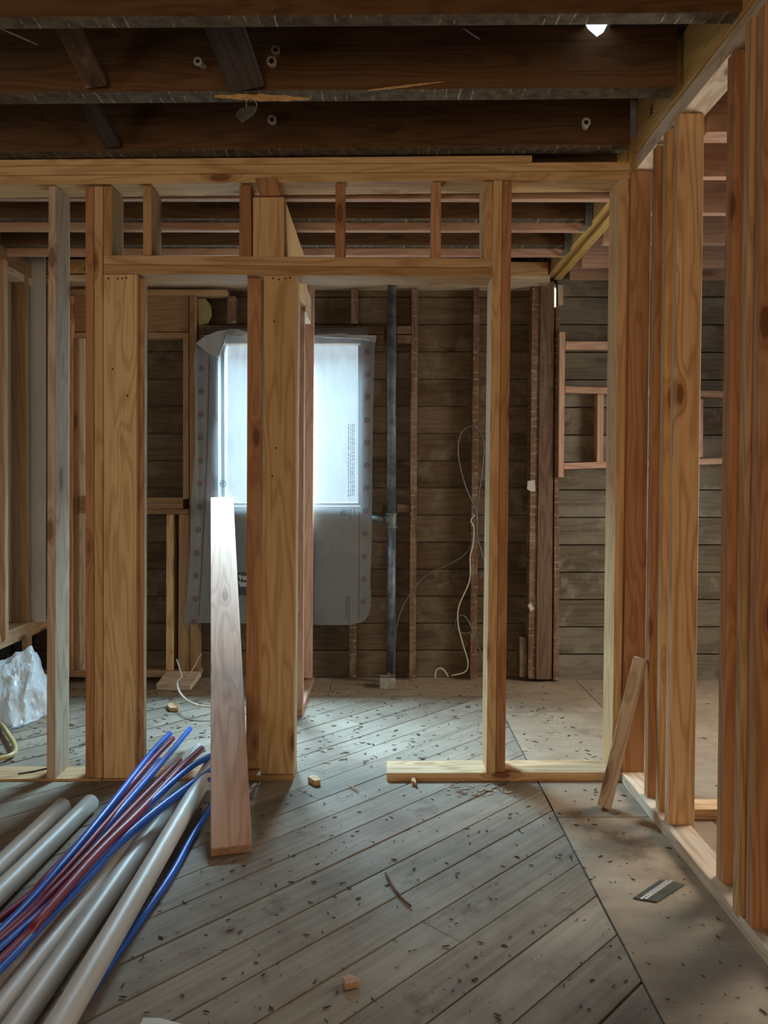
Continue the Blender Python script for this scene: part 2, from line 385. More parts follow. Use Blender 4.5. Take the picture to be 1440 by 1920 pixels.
# diagonal bridging between the old joists
def bridge(label, px, py, Yl, Yu, w, kind='black', lean=0.0):
    p = U(px, py, Yl); q = Vector((p.x+lean, Yu, HC+1.47))
    return STICK('bridging_board', label, 'board', p, q, w, .022, wm(kind, 'Z'), group='diagonal bridging between the dark joists')
bridge('reddish brown bridging board at upper left below the nearest joist', 181, 160, 2.535, 2.24, .073, 'old', -.05)
bridge('dark bridging board at left touching the lowest dark joist', 211, 273, 2.995, 2.66, .065, 'black', -.06)
bridge('wide blackened bridging board above the splintered patch', 463, 165, 2.535, 2.22, .118, 'black', -.07)
# porcelain tubes
def knob(label, px, py, Y, r=.014, L=.03, ang=0):
    p = U(px, py, Y); o = empty('porcelain_tube', p, label, 'insulator', 'porcelain wiring tubes in the dark joists')
    e = p+Vector((.35*L*ang, -L, -.2*L))
    bm = bmesh.new(); sweep(bm, [p, e], r, 14); sweep(bm, [e, e+Vector((0, -.005, 0))], r*1.25, 14); link('tube_body', bm, M_CER, o)
    bm = bmesh.new(); sweep(bm, [e+Vector((0, -.004, 0)), e+Vector((0, -.006, 0))], r*.6, 12); link('tube_hole', bm, M_DARK, o)
knob('white porcelain tube right of the wide blackened bridging board', 512, 122, 2.56)
knob('small dim porcelain tube half hidden above a brighter one', 519, 101, 2.56, .012)
knob('porcelain tube in the lowest dark joist left of centre', 512, 229, 3.02)
knob('porcelain tube tilted in the lowest dark joist at far right', 1097, 238, 3.02, .014, .06, -.6)
knob('broken porcelain tube left of the wide blackened bridging board', 383, 124, 2.56, .011, .04, -.8)
# splinters and scraps at the joists
blade('wood_splinter', 'bright orange split patch hanging on the bottom edge of the joist', 'splinter', (402, 180), (580, 185), 2.552, 11, M_SPL)
blade('wood_sliver', 'thin straw coloured sliver across the dark joist', 'splinter', (690, 169), (832, 153), 2.552, 3.5, M_SPL)
blade('wood_sliver', 'thin pale sliver at the top left corner by the nearest joist', 'splinter', (0, 53), (70, 83), 2.45, 2.5, M_CER)
o = empty('metal_clip', U(460, 190, 2.55), 'dark scrap metal clip hanging on wire under the wide bridging board', 'clip')
bm = bmesh.new(); fr = [U(x, y, 2.54) for x, y in ((441, 214), (449, 203), (468, 197), (481, 199), (474, 211), (452, 226))]
prism(bm, fr, [p+Vector((0, .02, 0)) for p in fr], .002); link('clip_body', bm, M_PLATE, o)
bm = bmesh.new(); sweep(bm, smoothpts([U(x, y, 2.535) for x, y in ((462, 200), (463, 188), (470, 181), (479, 190), (482, 200))]), .0012, 6); link('clip_wire', bm, M_WIRE, o)
# ------------------------------------------------------------------ right wall beams
beam = WB('support_beam', 'yellow beam running front to back over the right wall plate', 'beam', 1.005, 1.095, 1.2, 3.05, HC+1.302, HC+1.495, wm('yellow', 'Y'))
tc = bpy.data.curves.new('stamp', 'FONT'); tc.body = '.IE'; tc.size = .05; tc.extrude = .0005
so = bpy.data.objects.new('beam_stamp', tc); COL.objects.link(so); so.data.materials.append(M_INK)
so.parent = beam; so.location = Vector((1.004, 2.90, HC+1.36))-beam.location; so.rotation_euler = (math.pi/2, 0, -math.pi/2)
b2 = empty('support_beam', (1.03, 3.9, HC+1.2), 'mustard yellow two ply beam carrying joist hangers in the back room', 'beam')
for x0, x1, dz in ((.988, 1.033, .012), (1.035, 1.08, 0)):
    bm = bmesh.new(); boxv(bm, x0, x1, 3.24, 4.62, HC+1.205+dz, HC+1.44); link('beam_ply', bm, wm('yellow', 'Y'), b2)
for Y, a in ((3.67, 'nearer'), (4.08, 'farther')):
    z = HC+1.205
    o = empty('joist_hanger', (.975, Y, z), 'galvanised joist hanger on the yellow beam, the %s one' % a, 'bracket', 'joist hangers on the yellow beam')
    bm = bmesh.new(); boxv(bm, .962, .984, Y-.035, Y-.032, z+.0, z+.13, .0005); boxv(bm, .95, .984, Y-.035, Y+.042, z-.003, z-.0005, .0005); link('seat_bracket', bm, M_STEEL, o)
    bm = bmesh.new(); boxv(bm, .982, .985, Y-.075, Y-.035, z-.01, z+.15, .0005); link('nailing_flange', bm, M_STEEL, o)
# ------------------------------------------------------------------ door wall: plates and header
YF = 3.084
H('top_plate', 'thin uppermost plate under the dark joist, ending left of the black gap', -350, (302, 313), 998, (291, 303), YF-.004, .14, 'gold')
H('top_plate', 'middle layer of the long golden top plate', -350, (314, 331), 1182, (303, 319), YF, .14, 'gold')
H('top_plate', 'lowest layer of the long golden top plate, whitish underneath', -350, (332, 350), 1182, (320, 335), YF+.002, .14, 'gold')
H('door_header', 'upper board of the double header over the door opening', 194, (478, 495), 924, (484, 502), YF, .14, 'fir', cat='header')
H('door_header', 'lower board of the double header with a black knot at left', 194, (495.5, 513), 924, (502.5, 519), YF, .14, 'gold', cat='header')
H('bottom_plate', 'bottom plate at far left under the pale stud', -350, (1463, 1480), 190, (1460, 1475), YF, .14, 'fir')
H('bottom_plate', 'bottom plate hidden behind the pipes and tubes', 191, (1462, 1480), 462, (1456, 1473), YF+.004, .14, 'orange')
H('bottom_plate', 'short bottom plate under the knotty centre post', 464, (1454, 1472), 550, (1453, 1470), YF, .14, 'gold')
H('bottom_plate', 'bottom plate at right of the doorway ending in a square cut', 725, (1450, 1468), 1166, (1448, 1464), YF, .14, 'fir')
# cripples over the header
cr = 'short cripple studs over the header'
V('cripple_stud', 'leftmost short stud between header and top plate', (194, 210), (194, 210), 349, 478, YF, .14, 'gold', cr)
V('cripple_stud', 'second short stud from the left above the header', (268, 284), (268, 284), 348, 478, YF, .14, 'gold', cr)
V('cripple_stud', 'short reddish stud just left of the beam end', (449, 471), (448, 472), 347, 481, YF+.003, .14, 'orange', cr)
V('cripple_stud', 'short brown stud right of the beam end', (629, 646), (628, 646), 344, 483, YF, .09, 'orange', cr)
V('cripple_stud', 'short brown stud third from the right king studs above the header', (810, 827), (809, 827), 341, 484, YF, .09, 'orange', cr)
V('cripple_stud', 'short golden stud against the tall double stud', (907, 924), (907, 924), 340, 485, YF, .14, 'gold', cr)
QB('cross_beam', 'deep pale beam end standing on the header and running to the back', 'beam', [(474, 370), (533, 369), (533, 482), (474, 482)], YF+.001, .95, wm('gold', 'Z'))
QB('wood_plug', 'small dark block over the beam end, set in the top plate', 'block', [(478, 334), (518, 332), (526, 365), (486, 366)], YF-.012, .05, wm('orange', 'Z'))
# upright studs of the door wall
V('wall_stud', 'leftmost full height stud with a bright knotty side', (91, 105), (87, 103), 349, 1461, YF, .14, 'pale')
V('wall_stud', 'left stud of the tall pair beside the wide post board', (160, 176), (160, 176), 349, 1459, YF, .14, 'orange')
V('wall_stud', 'right stud of the tall pair beside the wide post board', (176.6, 193), (176.6, 192.5), 349, 1459, YF-.001, .14, 'gold')
V('post_board', 'wide knotty golden board at left side of the small opening', (194, 257), (193.5, 254), 514, 1460, YF, .038, 'gold', cat='post')
V('trimmer_stud', 'narrow stud tucked behind the wide left post board', (225, 271), (223, 269), 522, 1458, YF+.040, .04, 'fir', cat='stud')
V('wall_stud', 'reddish stud left of the knotty centre post', (464, 490), (461, 488), 517, 1441, YF+.055, .08, 'orange')
V('post_board', 'wide knotty golden centre post board at left of the doorway', (495, 557), (488, 550), 516, 1452, YF, .038, 'gold', cat='post')
V('trimmer_stud', 'pale edged stud directly behind the knotty centre post', (520, 558.5), (513, 551.5), 521, 1450, YF+.040, .095, 'pale')
V('wall_stud', 'left stud of the tall golden pair at right of the doorway', (925, 942), (912, 929), 338, 1449, YF, .14, 'gold')
V('wall_stud', 'right, redder stud of the tall pair at right of the doorway', (942.6, 960), (929.6, 947), 338, 1448, YF+.001, .14, 'orange')
V('wall_stud', 'pale sided stud at the right end of the door wall', (1162, 1178), (1148, 1163.5), 335, 1448, YF, .14, 'gold')
def nails(owner, pts, Y):
    for x, y in pts:
        p = U(x, y, Y); bm = bmesh.new(); sweep(bm, [p+Vector((0, .004, 0)), p+Vector((0, -.0008, 0))], .0038, 8)
        link('nail_head', bm, M_DARK, owner)
posts = [o for o in bpy.data.objects if o.name.startswith('post_board')]
posts.sort(key=lambda o: o.location.x)
nails(posts[0], ((203, 522), (221, 522.5), (229, 522), (237, 521), (211, 692), (239, 742)), YF)
nails(posts[1], ((512, 522), (523, 524), (535, 522), (544, 521), (514, 603), (518, 840), (511, 893)), YF)
# short wall behind the centre post
V('wall_stud', 'pinkish stud of the short back wall behind the centre post', (540, 571), (538, 568), 585, 1330, 3.94, .038, 'pink')
V('wall_stud', 'pale stud of the short back wall nearest the window', (560, 589), (556, 585), 536, 1272, 4.50, .038, 'pink')
QB('wall_plate', 'whitish plate end at top of the short back wall', 'plate', [(556, 531), (573, 532), (573, 585), (556, 585)], 3.94, .30, wm('pale', 'Y'))
p = F(569, 1333); WB('bottom_plate', 'pale plate on the floor running back to the window', 'plate', p.x-.085, p.x+.004, 3.93, 4.60, 0, .038, wm('pink', 'Y'))
# ------------------------------------------------------------------ right wall
WB('top_plate', 'weathered pale top plate of the right wall, running toward the camera', 'plate', 1.012, 1.10, 1.2, 3.075, HC+1.240, HC+1.300, wm('pale', 'Y'))
WB('bottom_plate', 'long bottom plate of the right wall, running toward the camera', 'plate', .965, 1.055, .9, 3.08, 0, .038, wm('pale', 'Y'))
V('wall_stud', 'orange stud in the corner, farthest of the right wall', (1184, 1222), (1167, 1208), 321, 1453, 3.07, .038, 'orange')
V('wall_stud', 'brown stud of the right wall that the loose stick leans on', (1231, 1272), (1214, 1256), 272, 1500, 2.82, .038, 'orange')
V('wall_stud', 'narrow looking golden stud set close behind the knotty right stud', (1251, 1298), (1236, 1281), 243, 1528, 2.70, .038, 'gold')
V('wall_stud', 'broad knotty stud of the right wall with a rounded foot', (1273, 1321), (1253, 1302), 212, 1551, 2.60, .038, 'fir')
V('wall_stud', 'near stud of the right wall with dark bark along its edge', (1379, 1436), (1356, 1412), 92, 1667, 2.21, .05, 'orange')
V('wall_stud', 'narrow strip of stud between two near studs at right edge', (1410, 1470), (1385, 1445), 30, 1725, 2.05, .038, 'fir')
V('wall_stud', 'nearest stud at the right edge of the photo', (1435, 1500), (1410, 1474), 5, 1749, 1.99, .038, 'orange')
WB('bottom_plate', 'plate crossing the floor of the right room', 'plate', 1.058, 2.5, 2.72, 2.81, 0, .038, wm('fir', 'X'))
# ------------------------------------------------------------------ far wall framing
YO = 4.63
H('far_rim_board', 'pale golden board across the top of the far wall', -80, (484, 510), 1028, (491, 515), 4.48, .038, 'gold', cat='plate')
WB('far_top_plate', 'whitish top plate of the far wall under the golden board', 'plate', -2.0, .985, 4.50, 4.715, HC+1.165, HC+1.202, wm('pale', 'X'))
go = 'old rough studs of the far wall'
def O(label, xt, xb, yt, yb, Y=YO, dep=.085, kind='oldstud', name='old_stud', group=go):
    return V(name, label, xt, xb, yt, yb, Y, dep, kind, group)
O('old rough stud right of the grey drain pipe', (772, 784), (767, 779), 541, 1271)
O('old rough stud behind the hanging cable loop', (888, 899), (881, 894), 541, 1271)
O('old short stud above the right part of the window wrap', (658, 671), (658, 671), 541, 607)
O('old stud end below the right part of the window wrap', (655, 668), (655, 668), 1110, 1271)
O('old dark stud above the left part of the window wrap', (426, 442), (426, 442), 555, 607)
O('rough old post with white plaster marks left of the corner', (998, 1013), (990, 1004), 530, 1273, 4.60, .11)
O('smooth dark brown corner post of the far wall', (1013.6, 1040), (1004.6, 1034), 528, 1274, 4.59, .12, 'old', 'corner_post')
O('splintered narrow old stud right of the corner post', (1041.5, 1049), (1037.5, 1048), 575, 1276, 4.60, .05)
QB('old_block', 'short old block standing on the floor left of the corner post', 'block', [(974, 1194), (988, 1196), (988, 1270), (974, 1270)], 4.62, .09, wm('old', 'Z'))
gh = 'old header boards over the window'
H('old_header', 'upper old header board over the window wrap', 372, (609, 626), 720, (611, 627), YO, .08, 'old', gh, 'header')
H('old_header', 'lower old header board over the window wrap', 372, (627, 644), 720, (628, 644), YO, .08, 'old', gh, 'header')
H('old_header', 'upper short header end right of the grey pipe', 744, (611, 626), 771, (611, 626), YO, .08, 'old', gh, 'header')
H('old_header', 'lower short header end right of the grey pipe', 744, (628, 643), 771, (628, 643), YO, .08, 'old', gh, 'header')
H('broken_block', 'broken old block left of the grey pipe by the tee', 690, (942, 960), 718, (944, 961), YO-.01, .08, 'old', cat='block')
H('broken_block', 'splintered old block right of the grey pipe', 744, (946, 961), 768, (946, 961), YO+.02, .06, 'old', cat='block')
# newer framing of the left opening in the far wall
gl = 'newer framing round the left opening of the far wall'
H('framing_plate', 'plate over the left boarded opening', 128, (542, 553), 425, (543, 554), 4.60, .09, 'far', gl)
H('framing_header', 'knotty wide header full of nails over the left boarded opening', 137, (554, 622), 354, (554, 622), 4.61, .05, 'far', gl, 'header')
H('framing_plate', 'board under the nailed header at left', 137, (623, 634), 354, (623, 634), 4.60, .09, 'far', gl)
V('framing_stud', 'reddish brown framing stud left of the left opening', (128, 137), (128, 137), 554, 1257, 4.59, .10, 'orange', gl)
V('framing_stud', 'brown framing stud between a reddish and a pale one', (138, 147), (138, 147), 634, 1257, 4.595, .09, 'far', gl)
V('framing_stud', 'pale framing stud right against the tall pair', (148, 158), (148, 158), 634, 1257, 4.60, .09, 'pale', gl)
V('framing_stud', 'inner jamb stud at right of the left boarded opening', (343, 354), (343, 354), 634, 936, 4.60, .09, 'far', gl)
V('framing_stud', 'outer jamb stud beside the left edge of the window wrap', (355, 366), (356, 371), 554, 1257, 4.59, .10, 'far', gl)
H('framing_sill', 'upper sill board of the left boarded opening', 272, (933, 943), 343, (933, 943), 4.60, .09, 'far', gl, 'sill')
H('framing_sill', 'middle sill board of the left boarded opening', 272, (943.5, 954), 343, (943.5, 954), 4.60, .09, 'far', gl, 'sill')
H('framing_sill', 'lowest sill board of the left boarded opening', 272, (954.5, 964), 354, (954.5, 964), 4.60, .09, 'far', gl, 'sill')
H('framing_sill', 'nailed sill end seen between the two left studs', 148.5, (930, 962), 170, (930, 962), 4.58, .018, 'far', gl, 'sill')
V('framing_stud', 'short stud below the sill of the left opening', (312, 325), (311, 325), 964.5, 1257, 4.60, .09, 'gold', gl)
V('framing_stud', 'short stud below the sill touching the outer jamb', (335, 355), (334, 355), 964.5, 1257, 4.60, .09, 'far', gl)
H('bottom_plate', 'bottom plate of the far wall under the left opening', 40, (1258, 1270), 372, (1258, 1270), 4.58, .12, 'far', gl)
blob = [(370, 560), (384, 559), (394, 572), (396, 590), (388, 606), (372, 611)]
QB('insulation_scrap', 'yellowish rounded scrap beside the framing above the window', 'insulation', blob, 4.64, .03, M_INS)
# pink blocking at right
gp = 'reddish backing frame on the far wall'
V('backing_upright', 'tall left upright of the reddish backing frame', (1049, 1060), (1047, 1057), 622, 895, 4.56, .038, 'pink', gp)
H('backing_rail', 'top rail of the reddish backing frame', 1060.5, (640, 655), 1200, (640, 655), 4.57, .05, 'pink', gp)
H('backing_rail', 'middle rail of the reddish backing frame', 1059.5, (724, 736), 1385, (734, 746), 4.57, .07, 'pink', gp)
H('backing_rail', 'bottom rail of the reddish backing frame', 1057.5, (868, 880), 1385, (858, 869), 4.57, .07, 'pink', gp)
V('backing_upright', 'short inner upright at left of the reddish backing frame', (1120, 1132), (1119, 1131), 739, 866, 4.57, .07, 'pink', gp)
V('backing_upright', 'short inner upright seen through the right wall', (1309, 1319), (1308, 1318), 748, 857, 4.57, .07, 'pink', gp)
QB('shim_block', 'small pale block by the bright gap at the corner', 'block', [(1046, 534), (1056, 534), (1056, 572), (1046, 572)], 4.60, .05, wm('pale', 'Z'))
# ------------------------------------------------------------------ raised left wall
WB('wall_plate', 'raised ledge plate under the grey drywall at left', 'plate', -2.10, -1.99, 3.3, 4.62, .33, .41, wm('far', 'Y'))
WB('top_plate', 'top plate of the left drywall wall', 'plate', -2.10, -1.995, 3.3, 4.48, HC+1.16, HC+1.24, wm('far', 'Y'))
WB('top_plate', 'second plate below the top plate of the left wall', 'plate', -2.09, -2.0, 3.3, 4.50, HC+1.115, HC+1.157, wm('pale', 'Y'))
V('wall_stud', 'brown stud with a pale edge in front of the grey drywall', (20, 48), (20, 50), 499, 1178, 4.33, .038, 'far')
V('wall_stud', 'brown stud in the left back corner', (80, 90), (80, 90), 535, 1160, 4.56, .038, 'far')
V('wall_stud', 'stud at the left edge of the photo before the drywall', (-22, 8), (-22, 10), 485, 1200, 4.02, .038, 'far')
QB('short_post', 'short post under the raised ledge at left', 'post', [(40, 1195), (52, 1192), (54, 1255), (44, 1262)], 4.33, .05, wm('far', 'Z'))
WB('black_sheet', 'black upright panel set back under the left ledge', 'sheet', -2.12, -2.105, 3.3, 4.62, 0, .325, M_BLACK)  # flat black panel closing the gap under the ledge
# ------------------------------------------------------------------ window and wrap
wr = empty('window_1', ((WX0+WX1)/2, 4.74, WZ0), None, None); wr['kind'] = 'structure'
bm = bmesh.new()
for a in ((WX0-.01, WX0+.012, WZ0, WZ1), (WX1-.012, WX1+.01, WZ0, WZ1), (WX0, WX1, WZ0-.01, WZ0+.012), (WX0, WX1, WZ1-.012, WZ1+.01)):
    boxv(bm, a[0], a[1], 4.70, 4.80, a[2], a[3], .001)
link('window_frame', bm, wm('black', 'X'), wr)
bm = bmesh.new()
for a in ((WX0-.05, WX0-.006, WZ0-.05, WZ1+.05), (WX1+.006, WX1+.05, WZ0-.05, WZ1+.05), (WX0-.006, WX1+.006, WZ0-.05, WZ0-.006), (WX0-.006, WX1+.006, WZ1+.006, WZ1+.05)):
    boxv(bm, a[0], a[1], 4.60, 4.719, a[2], a[3], 0)
link('light_block_frame', bm, wm('black', 'X'), wr)  # hidden boards added round the opening to block light behind the wrap
def wrap_mat():
    m, nd, lk, b = newmat('grey_house_wrap'); t = N(m.node_tree)
    tc = nd.new('ShaderNodeTexCoord').outputs['Object']
    n = t.noise(t.vmul(tc, (30, 30, 8)), 1.0, 4, .6); n2 = t.noise(tc, 7.0, 3)
    col = t.mix(t.mr(n, .3, .7, 0, 1), (.20, .215, .225), (.26, .275, .285))
    lk.new(col, b.inputs['Base Color']); b.inputs['Roughness'].default_value = .42
    tr = nd.new('ShaderNodeBsdfTranslucent'); tr.inputs[0].default_value = (.72, .80, .84, 1)
    tp = nd.new('ShaderNodeBsdfTransparent'); tp.inputs[0].default_value = (.95, .98, 1, 1)
    m1 = nd.new('ShaderNodeMixShader'); m1.inputs[0].default_value = .02; lk.new(b.outputs[0], m1.inputs[1]); lk.new(tr.outputs[0], m1.inputs[2])
    m2 = nd.new('ShaderNodeMixShader'); lk.new(t.mr(t.math('ADD', t.math('MULTIPLY', n, .6), t.math('MULTIPLY', n2, .4)), .3, .7, .30, .42), m2.inputs[0])
    lk.new(m1.outputs[0], m2.inputs[1]); lk.new(tp.outputs[0], m2.inputs[2])
    lk.new(m2.outputs[0], nd['Material Output'].inputs[0]); return m
M_WRAP = wrap_mat()
m, nd, lk, b = newmat('grey_wrap_fold'); b.inputs['Base Color'].default_value = (.36, .385, .40, 1); b.inputs['Roughness'].default_value = .45; M_WRAPF = m
def lerp1(tab, v):
    for (a, x), (b, y) in zip(tab, tab[1:]):
        if v <= b: return x+(y-x)*(v-a)/(b-a)
    return tab[-1][1]
LE = [(0, 368), (.06, 363), (.2, 366), (.4, 365), (.55, 359), (.75, 356), (.9, 351), (1, 345)]
RE = [(0, 706), (.03, 703), (.3, 699), (.55, 698), (.75, 697), (.88, 694), (.96, 696), (1, 692)]
TE = [(0, 641), (.1, 627), (.22, 619), (.35, 622), (.6, 630), (.8, 629), (.95, 627), (1, 632)]
BE = [(0, 1168), (.4, 1169), (.75, 1172), (.9, 1172), (.97, 1166), (1, 1152)]
def wy(px, py):
    u = (px-365)/335; v = (py-630)/540
    y = 4.577+.006*math.sin(v*9+u*5)+.010*math.exp(-((u-.1)/.05)**2)*math.sin(v*4)
    y -= .022*max(0, (.08-u)/.08)*(.6+.4*math.sin(v*11)) + .022*max(0, (u-.93)/.07)*(.6+.4*math.sin(v*13+1))
    y += .006*noise.noise(Vector((u*7, v*9, 3)))
    return y-.03*max(0, v-.9)
bm = bmesh.new(); NU, NV = 70, 90; grid = []
for j in range(NV+1):
    v = j/NV; row = []
    for i in range(NU+1):
        u = i/NU; px = lerp1(LE, v)*(1-u)+lerp1(RE, v)*u; py = lerp1(TE, u)*(1-v)+lerp1(BE, u)*v
        row.append(bm.verts.new(U(px, py, wy(px, py))))
    grid.append(row)
for j in range(NV):
    for i in range(NU): bm.faces.new((grid[j][i], grid[j][i+1], grid[j+1][i+1], grid[j+1][i]))
wrap = tag(link('house_wrap', bm, M_WRAP, smooth=True), 'grey printed building wrap sheet hung over the bright window', 'wrap')
def flat(name, polys, dy, mat, lab=None):      # print lying on the wrap
    bm = bmesh.new()
    for pl in polys:
        bm.faces.new([bm.verts.new(U(x, y, wy(x, y)-dy)) for x, y in pl])
    o = link(name, bm, mat, wrap)
    if lab: o['label'] = lab
    return o
def ringpoly(cx, cy, r, w, n=16, a0=0, a1=2*math.pi):
    out = []
    for k in range(n):
        a = a0+(a1-a0)*k/n; b = a0+(a1-a0)*(k+1)/n
        out.append([(cx+r*math.cos(a), cy+r*math.sin(a)), (cx+r*math.cos(b), cy+r*math.sin(b)), (cx+(r-w)*math.cos(b), cy+(r-w)*math.sin(b)), (cx+(r-w)*math.cos(a), cy+(r-w)*math.sin(a))])
    return out
for side in (0, 1):
    for k in range(12):
        if side == 0: cx = lerp1([(0, 378), (6, 374), (12, 362)], k); cy = 691+k*43.2
        else: cx = lerp1([(0, 690), (6, 687), (12, 679)], k); cy = 659+k*42.7
        s = 1 if side == 0 else -1
        o = flat('spiral_mark', ringpoly(cx, cy, 5.0, 1.1)+ringpoly(cx, cy, 2.6, .9), .003, M_INK)
        bm = bmesh.new()
        for pl in ringpoly(cx+s*4.5, cy-5*1.0 if side == 0 else cy+5, 2.6, .9, 10): bm.faces.new([bm.verts.new(U(x, y, wy(x, y)-.0032)) for x, y in pl])
        q = link('red_tick', bm, M_RINK, o); q['label'] = 'red ring print'
flat('fold_line', [[(392+dx0, y), (393.3+dx0, y), (393.3+dx1, y+20), (392+dx1, y+20)] for y, dx0, dx1 in [(655+20*i, -20*(i/25)**1.6, -20*((i+1)/25)**1.6) for i in range(25)]], .003, M_INK)  # fold of the wrap drawn as a dark line in the colour
flat('fold_line', [[(674-.10*i, 960+i*10), (675-.10*i, 960+i*10), (675-.10*(i+1), 970+i*10), (674-.10*(i+1), 970+i*10)] for i in range(20)], .003, M_INK)
rr = random.Random(3)
def microprint(name, x0, cols, y0, y1, lean=0.0):
    pl = []
    for c in range(cols):
        y = y0
        while y < y1:
            h = rr.uniform(2, 7); x = x0+c*3.4+lean*(y-y0)
            pl.append([(x, y), (x+1.0, y), (x+1.0, y+h), (x, y+h)]); y += h+rr.uniform(1, 2.2)
    flat(name, pl, .003, M_INK)
microprint('small_print', 654, 2, 955, 972); microprint('small_print', 664, 1, 952, 970)
microprint('small_print', 648, 3, 1118, 1165); microprint('small_print', 399, 3, 895, 915); microprint('small_print', 404, 2, 670, 790, -.01)
microprint('small_print', 653, 4, 795, 930)
for cx, cy in ((644.5, 962), (418, 907)):
    flat('etl_ring', ringpoly(cx, cy, 6.2, 1.1), .003, M_INK)
    for ch, dx in (('E', -3.6), ('T', -1.2), ('L', 1.3)):
        bars = {'E': [(0, 0, .8, 5), (0, 0, 2.2, .8), (0, 2.1, 2, .8), (0, 4.2, 2.2, .8)], 'T': [(0, 0, 2.4, .8), (.8, 0, .8, 5)], 'L': [(0, 0, .8, 5), (0, 4.2, 2.2, .8)]}[ch]
        flat('etl_letter', [[(cx+dx+a, cy-2.5+b_), (cx+dx+a+c, cy-2.5+b_), (cx+dx+a+c, cy-2.5+b_+d), (cx+dx+a, cy-2.5+b_+d)] for a, b_, c, d in bars], .003, M_INK)
flat('print_block', [[(444, 1073), (465, 1073), (465, 1116), (444, 1116)]], .003, M_INK)
flat('print_stripe', [[(447+a, 1085+a*.2+b), (451+a, 1083+a*.2+b), (455+a, 1093+b), (451+a, 1095+b)] for a in (0, 5, 10) for b in (-6, 6)], .004, M_WRAPF)
# folded top flaps
def flap(name, pts, off):
    bm = bmesh.new(); fr = [U(x, y, wy(x, y)-o_) for (x, y), o_ in zip(pts, off)]
    prism(bm, fr, [p+Vector((0, .003, 0)) for p in fr], 0); o = link(name, bm, M_WRAPF, wrap); return o
flap('folded_flap', [(367, 644), (384, 630), (408, 621), (428, 618), (424, 632), (414, 660), (411, 668), (394, 664)], (.01, .03, .02, .01, .03, .045, .04, .03))
flap('folded_flap', [(428, 617), (445, 617), (466, 623), (466, 640), (450, 632), (432, 630)], (.01, .02, .01, .01, .035, .035))
flap('folded_flap', [(590, 628), (640, 625), (660, 628), (706, 629), (704, 642), (680, 637), (650, 634), (620, 633), (590, 631)], (.01, .02, .03, .02, .03, .03, .03, .02, .01))
# window glow passes the wrap; pipes and wiring on the far wall
pipe = empty('drain_pipe', F(733, 1285, 0), 'blackened vertical drain pipe right of the window wrap', 'pipe')
bm = bmesh.new(); sweep(bm, [U(735, 520, 4.58), U(734, 962, 4.58)], .027, 18); sweep(bm, [U(734, 990, 4.58), U(733, 1273, 4.58)], .027, 18); prun = link('pipe_run', bm, M_PIPE, pipe, smooth=True)
bm = bmesh.new(); sweep(bm, [U(734, 962, 4.58), U(734, 990, 4.58)], .029, 18); sweep(bm, [U(734, 962, 4.58), U(734, 966, 4.58)], .034, 18); sweep(bm, [U(734, 986, 4.58), U(734, 990, 4.58)], .034, 18); link('tee_fitting', bm, M_PIPE, pipe)
bm = bmesh.new(); sweep(bm, [U(734, 974, 4.58), U(722, 974, 4.58)], .026, 14); sweep(bm, [U(724, 974, 4.58), U(694, 972, 4.60)], .019, 14); link('branch_pipe', bm, M_PIPE, pipe, smooth=True)
for y in (600, 700, 812, 1058): 
    bm = bmesh.new(); sweep(bm, [U(734.6, y, 4.58), U(734.6, y+2, 4.58)], .0285, 18); link('pipe_band', bm, M_PIPE, prun)
Zc = 4.545
def cable(name, label, pts, r, mat, Y=Zc, cat='cable'):
    return TB(name, label, cat, [U(x, y, Y if len(q) == 0 else q[0]) for x, y, *q in pts], r, mat, seg=8)
z1 = lambda L: [(680+x/3.6, 520+y/3.6) for x, y in L]
z2 = lambda L: [(680+x/3.6, 900+y/3.6) for x, y in L]
cable('armoured_cable', 'dark cable hanging in a tall loop and running down to the metal box',
      z2([(215, 1300), (215, 1180), (235, 960), (300, 800), (420, 650), (600, 560), (700, 490), (765, 370), (768, 260)])+z1([(775, 1530), (800, 1350), (820, 1150), (800, 1060), (735, 1003), (660, 1060), (645, 1200), (690, 1400), (760, 1570), (772, 1690)])+z2([(775, 390), (822, 560)]), .0042, M_BX)
cable('cream_wire', 'cream wire hanging down the old stud below the loop', z2([(755, 235), (730, 275), (750, 320), (745, 430), (725, 520), (720, 680), (650, 850), (645, 980), (680, 1120), (710, 1230), (690, 1295), (600, 1320)]), .0038, M_WIRE, 4.53)
cable('armoured_cable', 'small dark coil of cable low on the wall beside the tall stud', z2([(740, 1020), (700, 1036), (650, 1022), (625, 975), (640, 930), (672, 914), (705, 940), (745, 1025), (790, 1150), (824, 1290)]), .0038, M_BX, 4.54)
cable('cream_wire', 'short cream wire arching out of the debris at the wall foot', z2([(490, 1340), (494, 1290), (520, 1270), (550, 1285), (578, 1328)]), .0042, M_WIRE, 4.55)
jb = empty('junction_box', F(727, 1288), 'small open galvanised electrical box on the floor by the drain pipe', 'box')
c = F(727, 1292); bm = bmesh.new(); w = .046
boxv(bm, c.x-w, c.x+w, c.y, c.y+.003, 0.001, .065, 0); boxv(bm, c.x-w, c.x+w, c.y+.07, c.y+.073, 0.001, .065, 0)
boxv(bm, c.x-w, c.x-w+.003, c.y+.003, c.y+.07, .001, .065, 0); boxv(bm, c.x+w-.003, c.x+w, c.y+.003, c.y+.07, .001, .065, 0); boxv(bm, c.x-w, c.x+w, c.y, c.y+.073, 0, .002, 0)
link('box_body', bm, M_STEEL, jb)
bm = bmesh.new(); sweep(bm, smoothpts([c+Vector((.01, .035, .01)), c+Vector((.02, .03, .06)), c+Vector((.0, .03, .085)), c+Vector((.02, .04, .07))]), .004, 6); link('wire_end', bm, M_RED, jb)
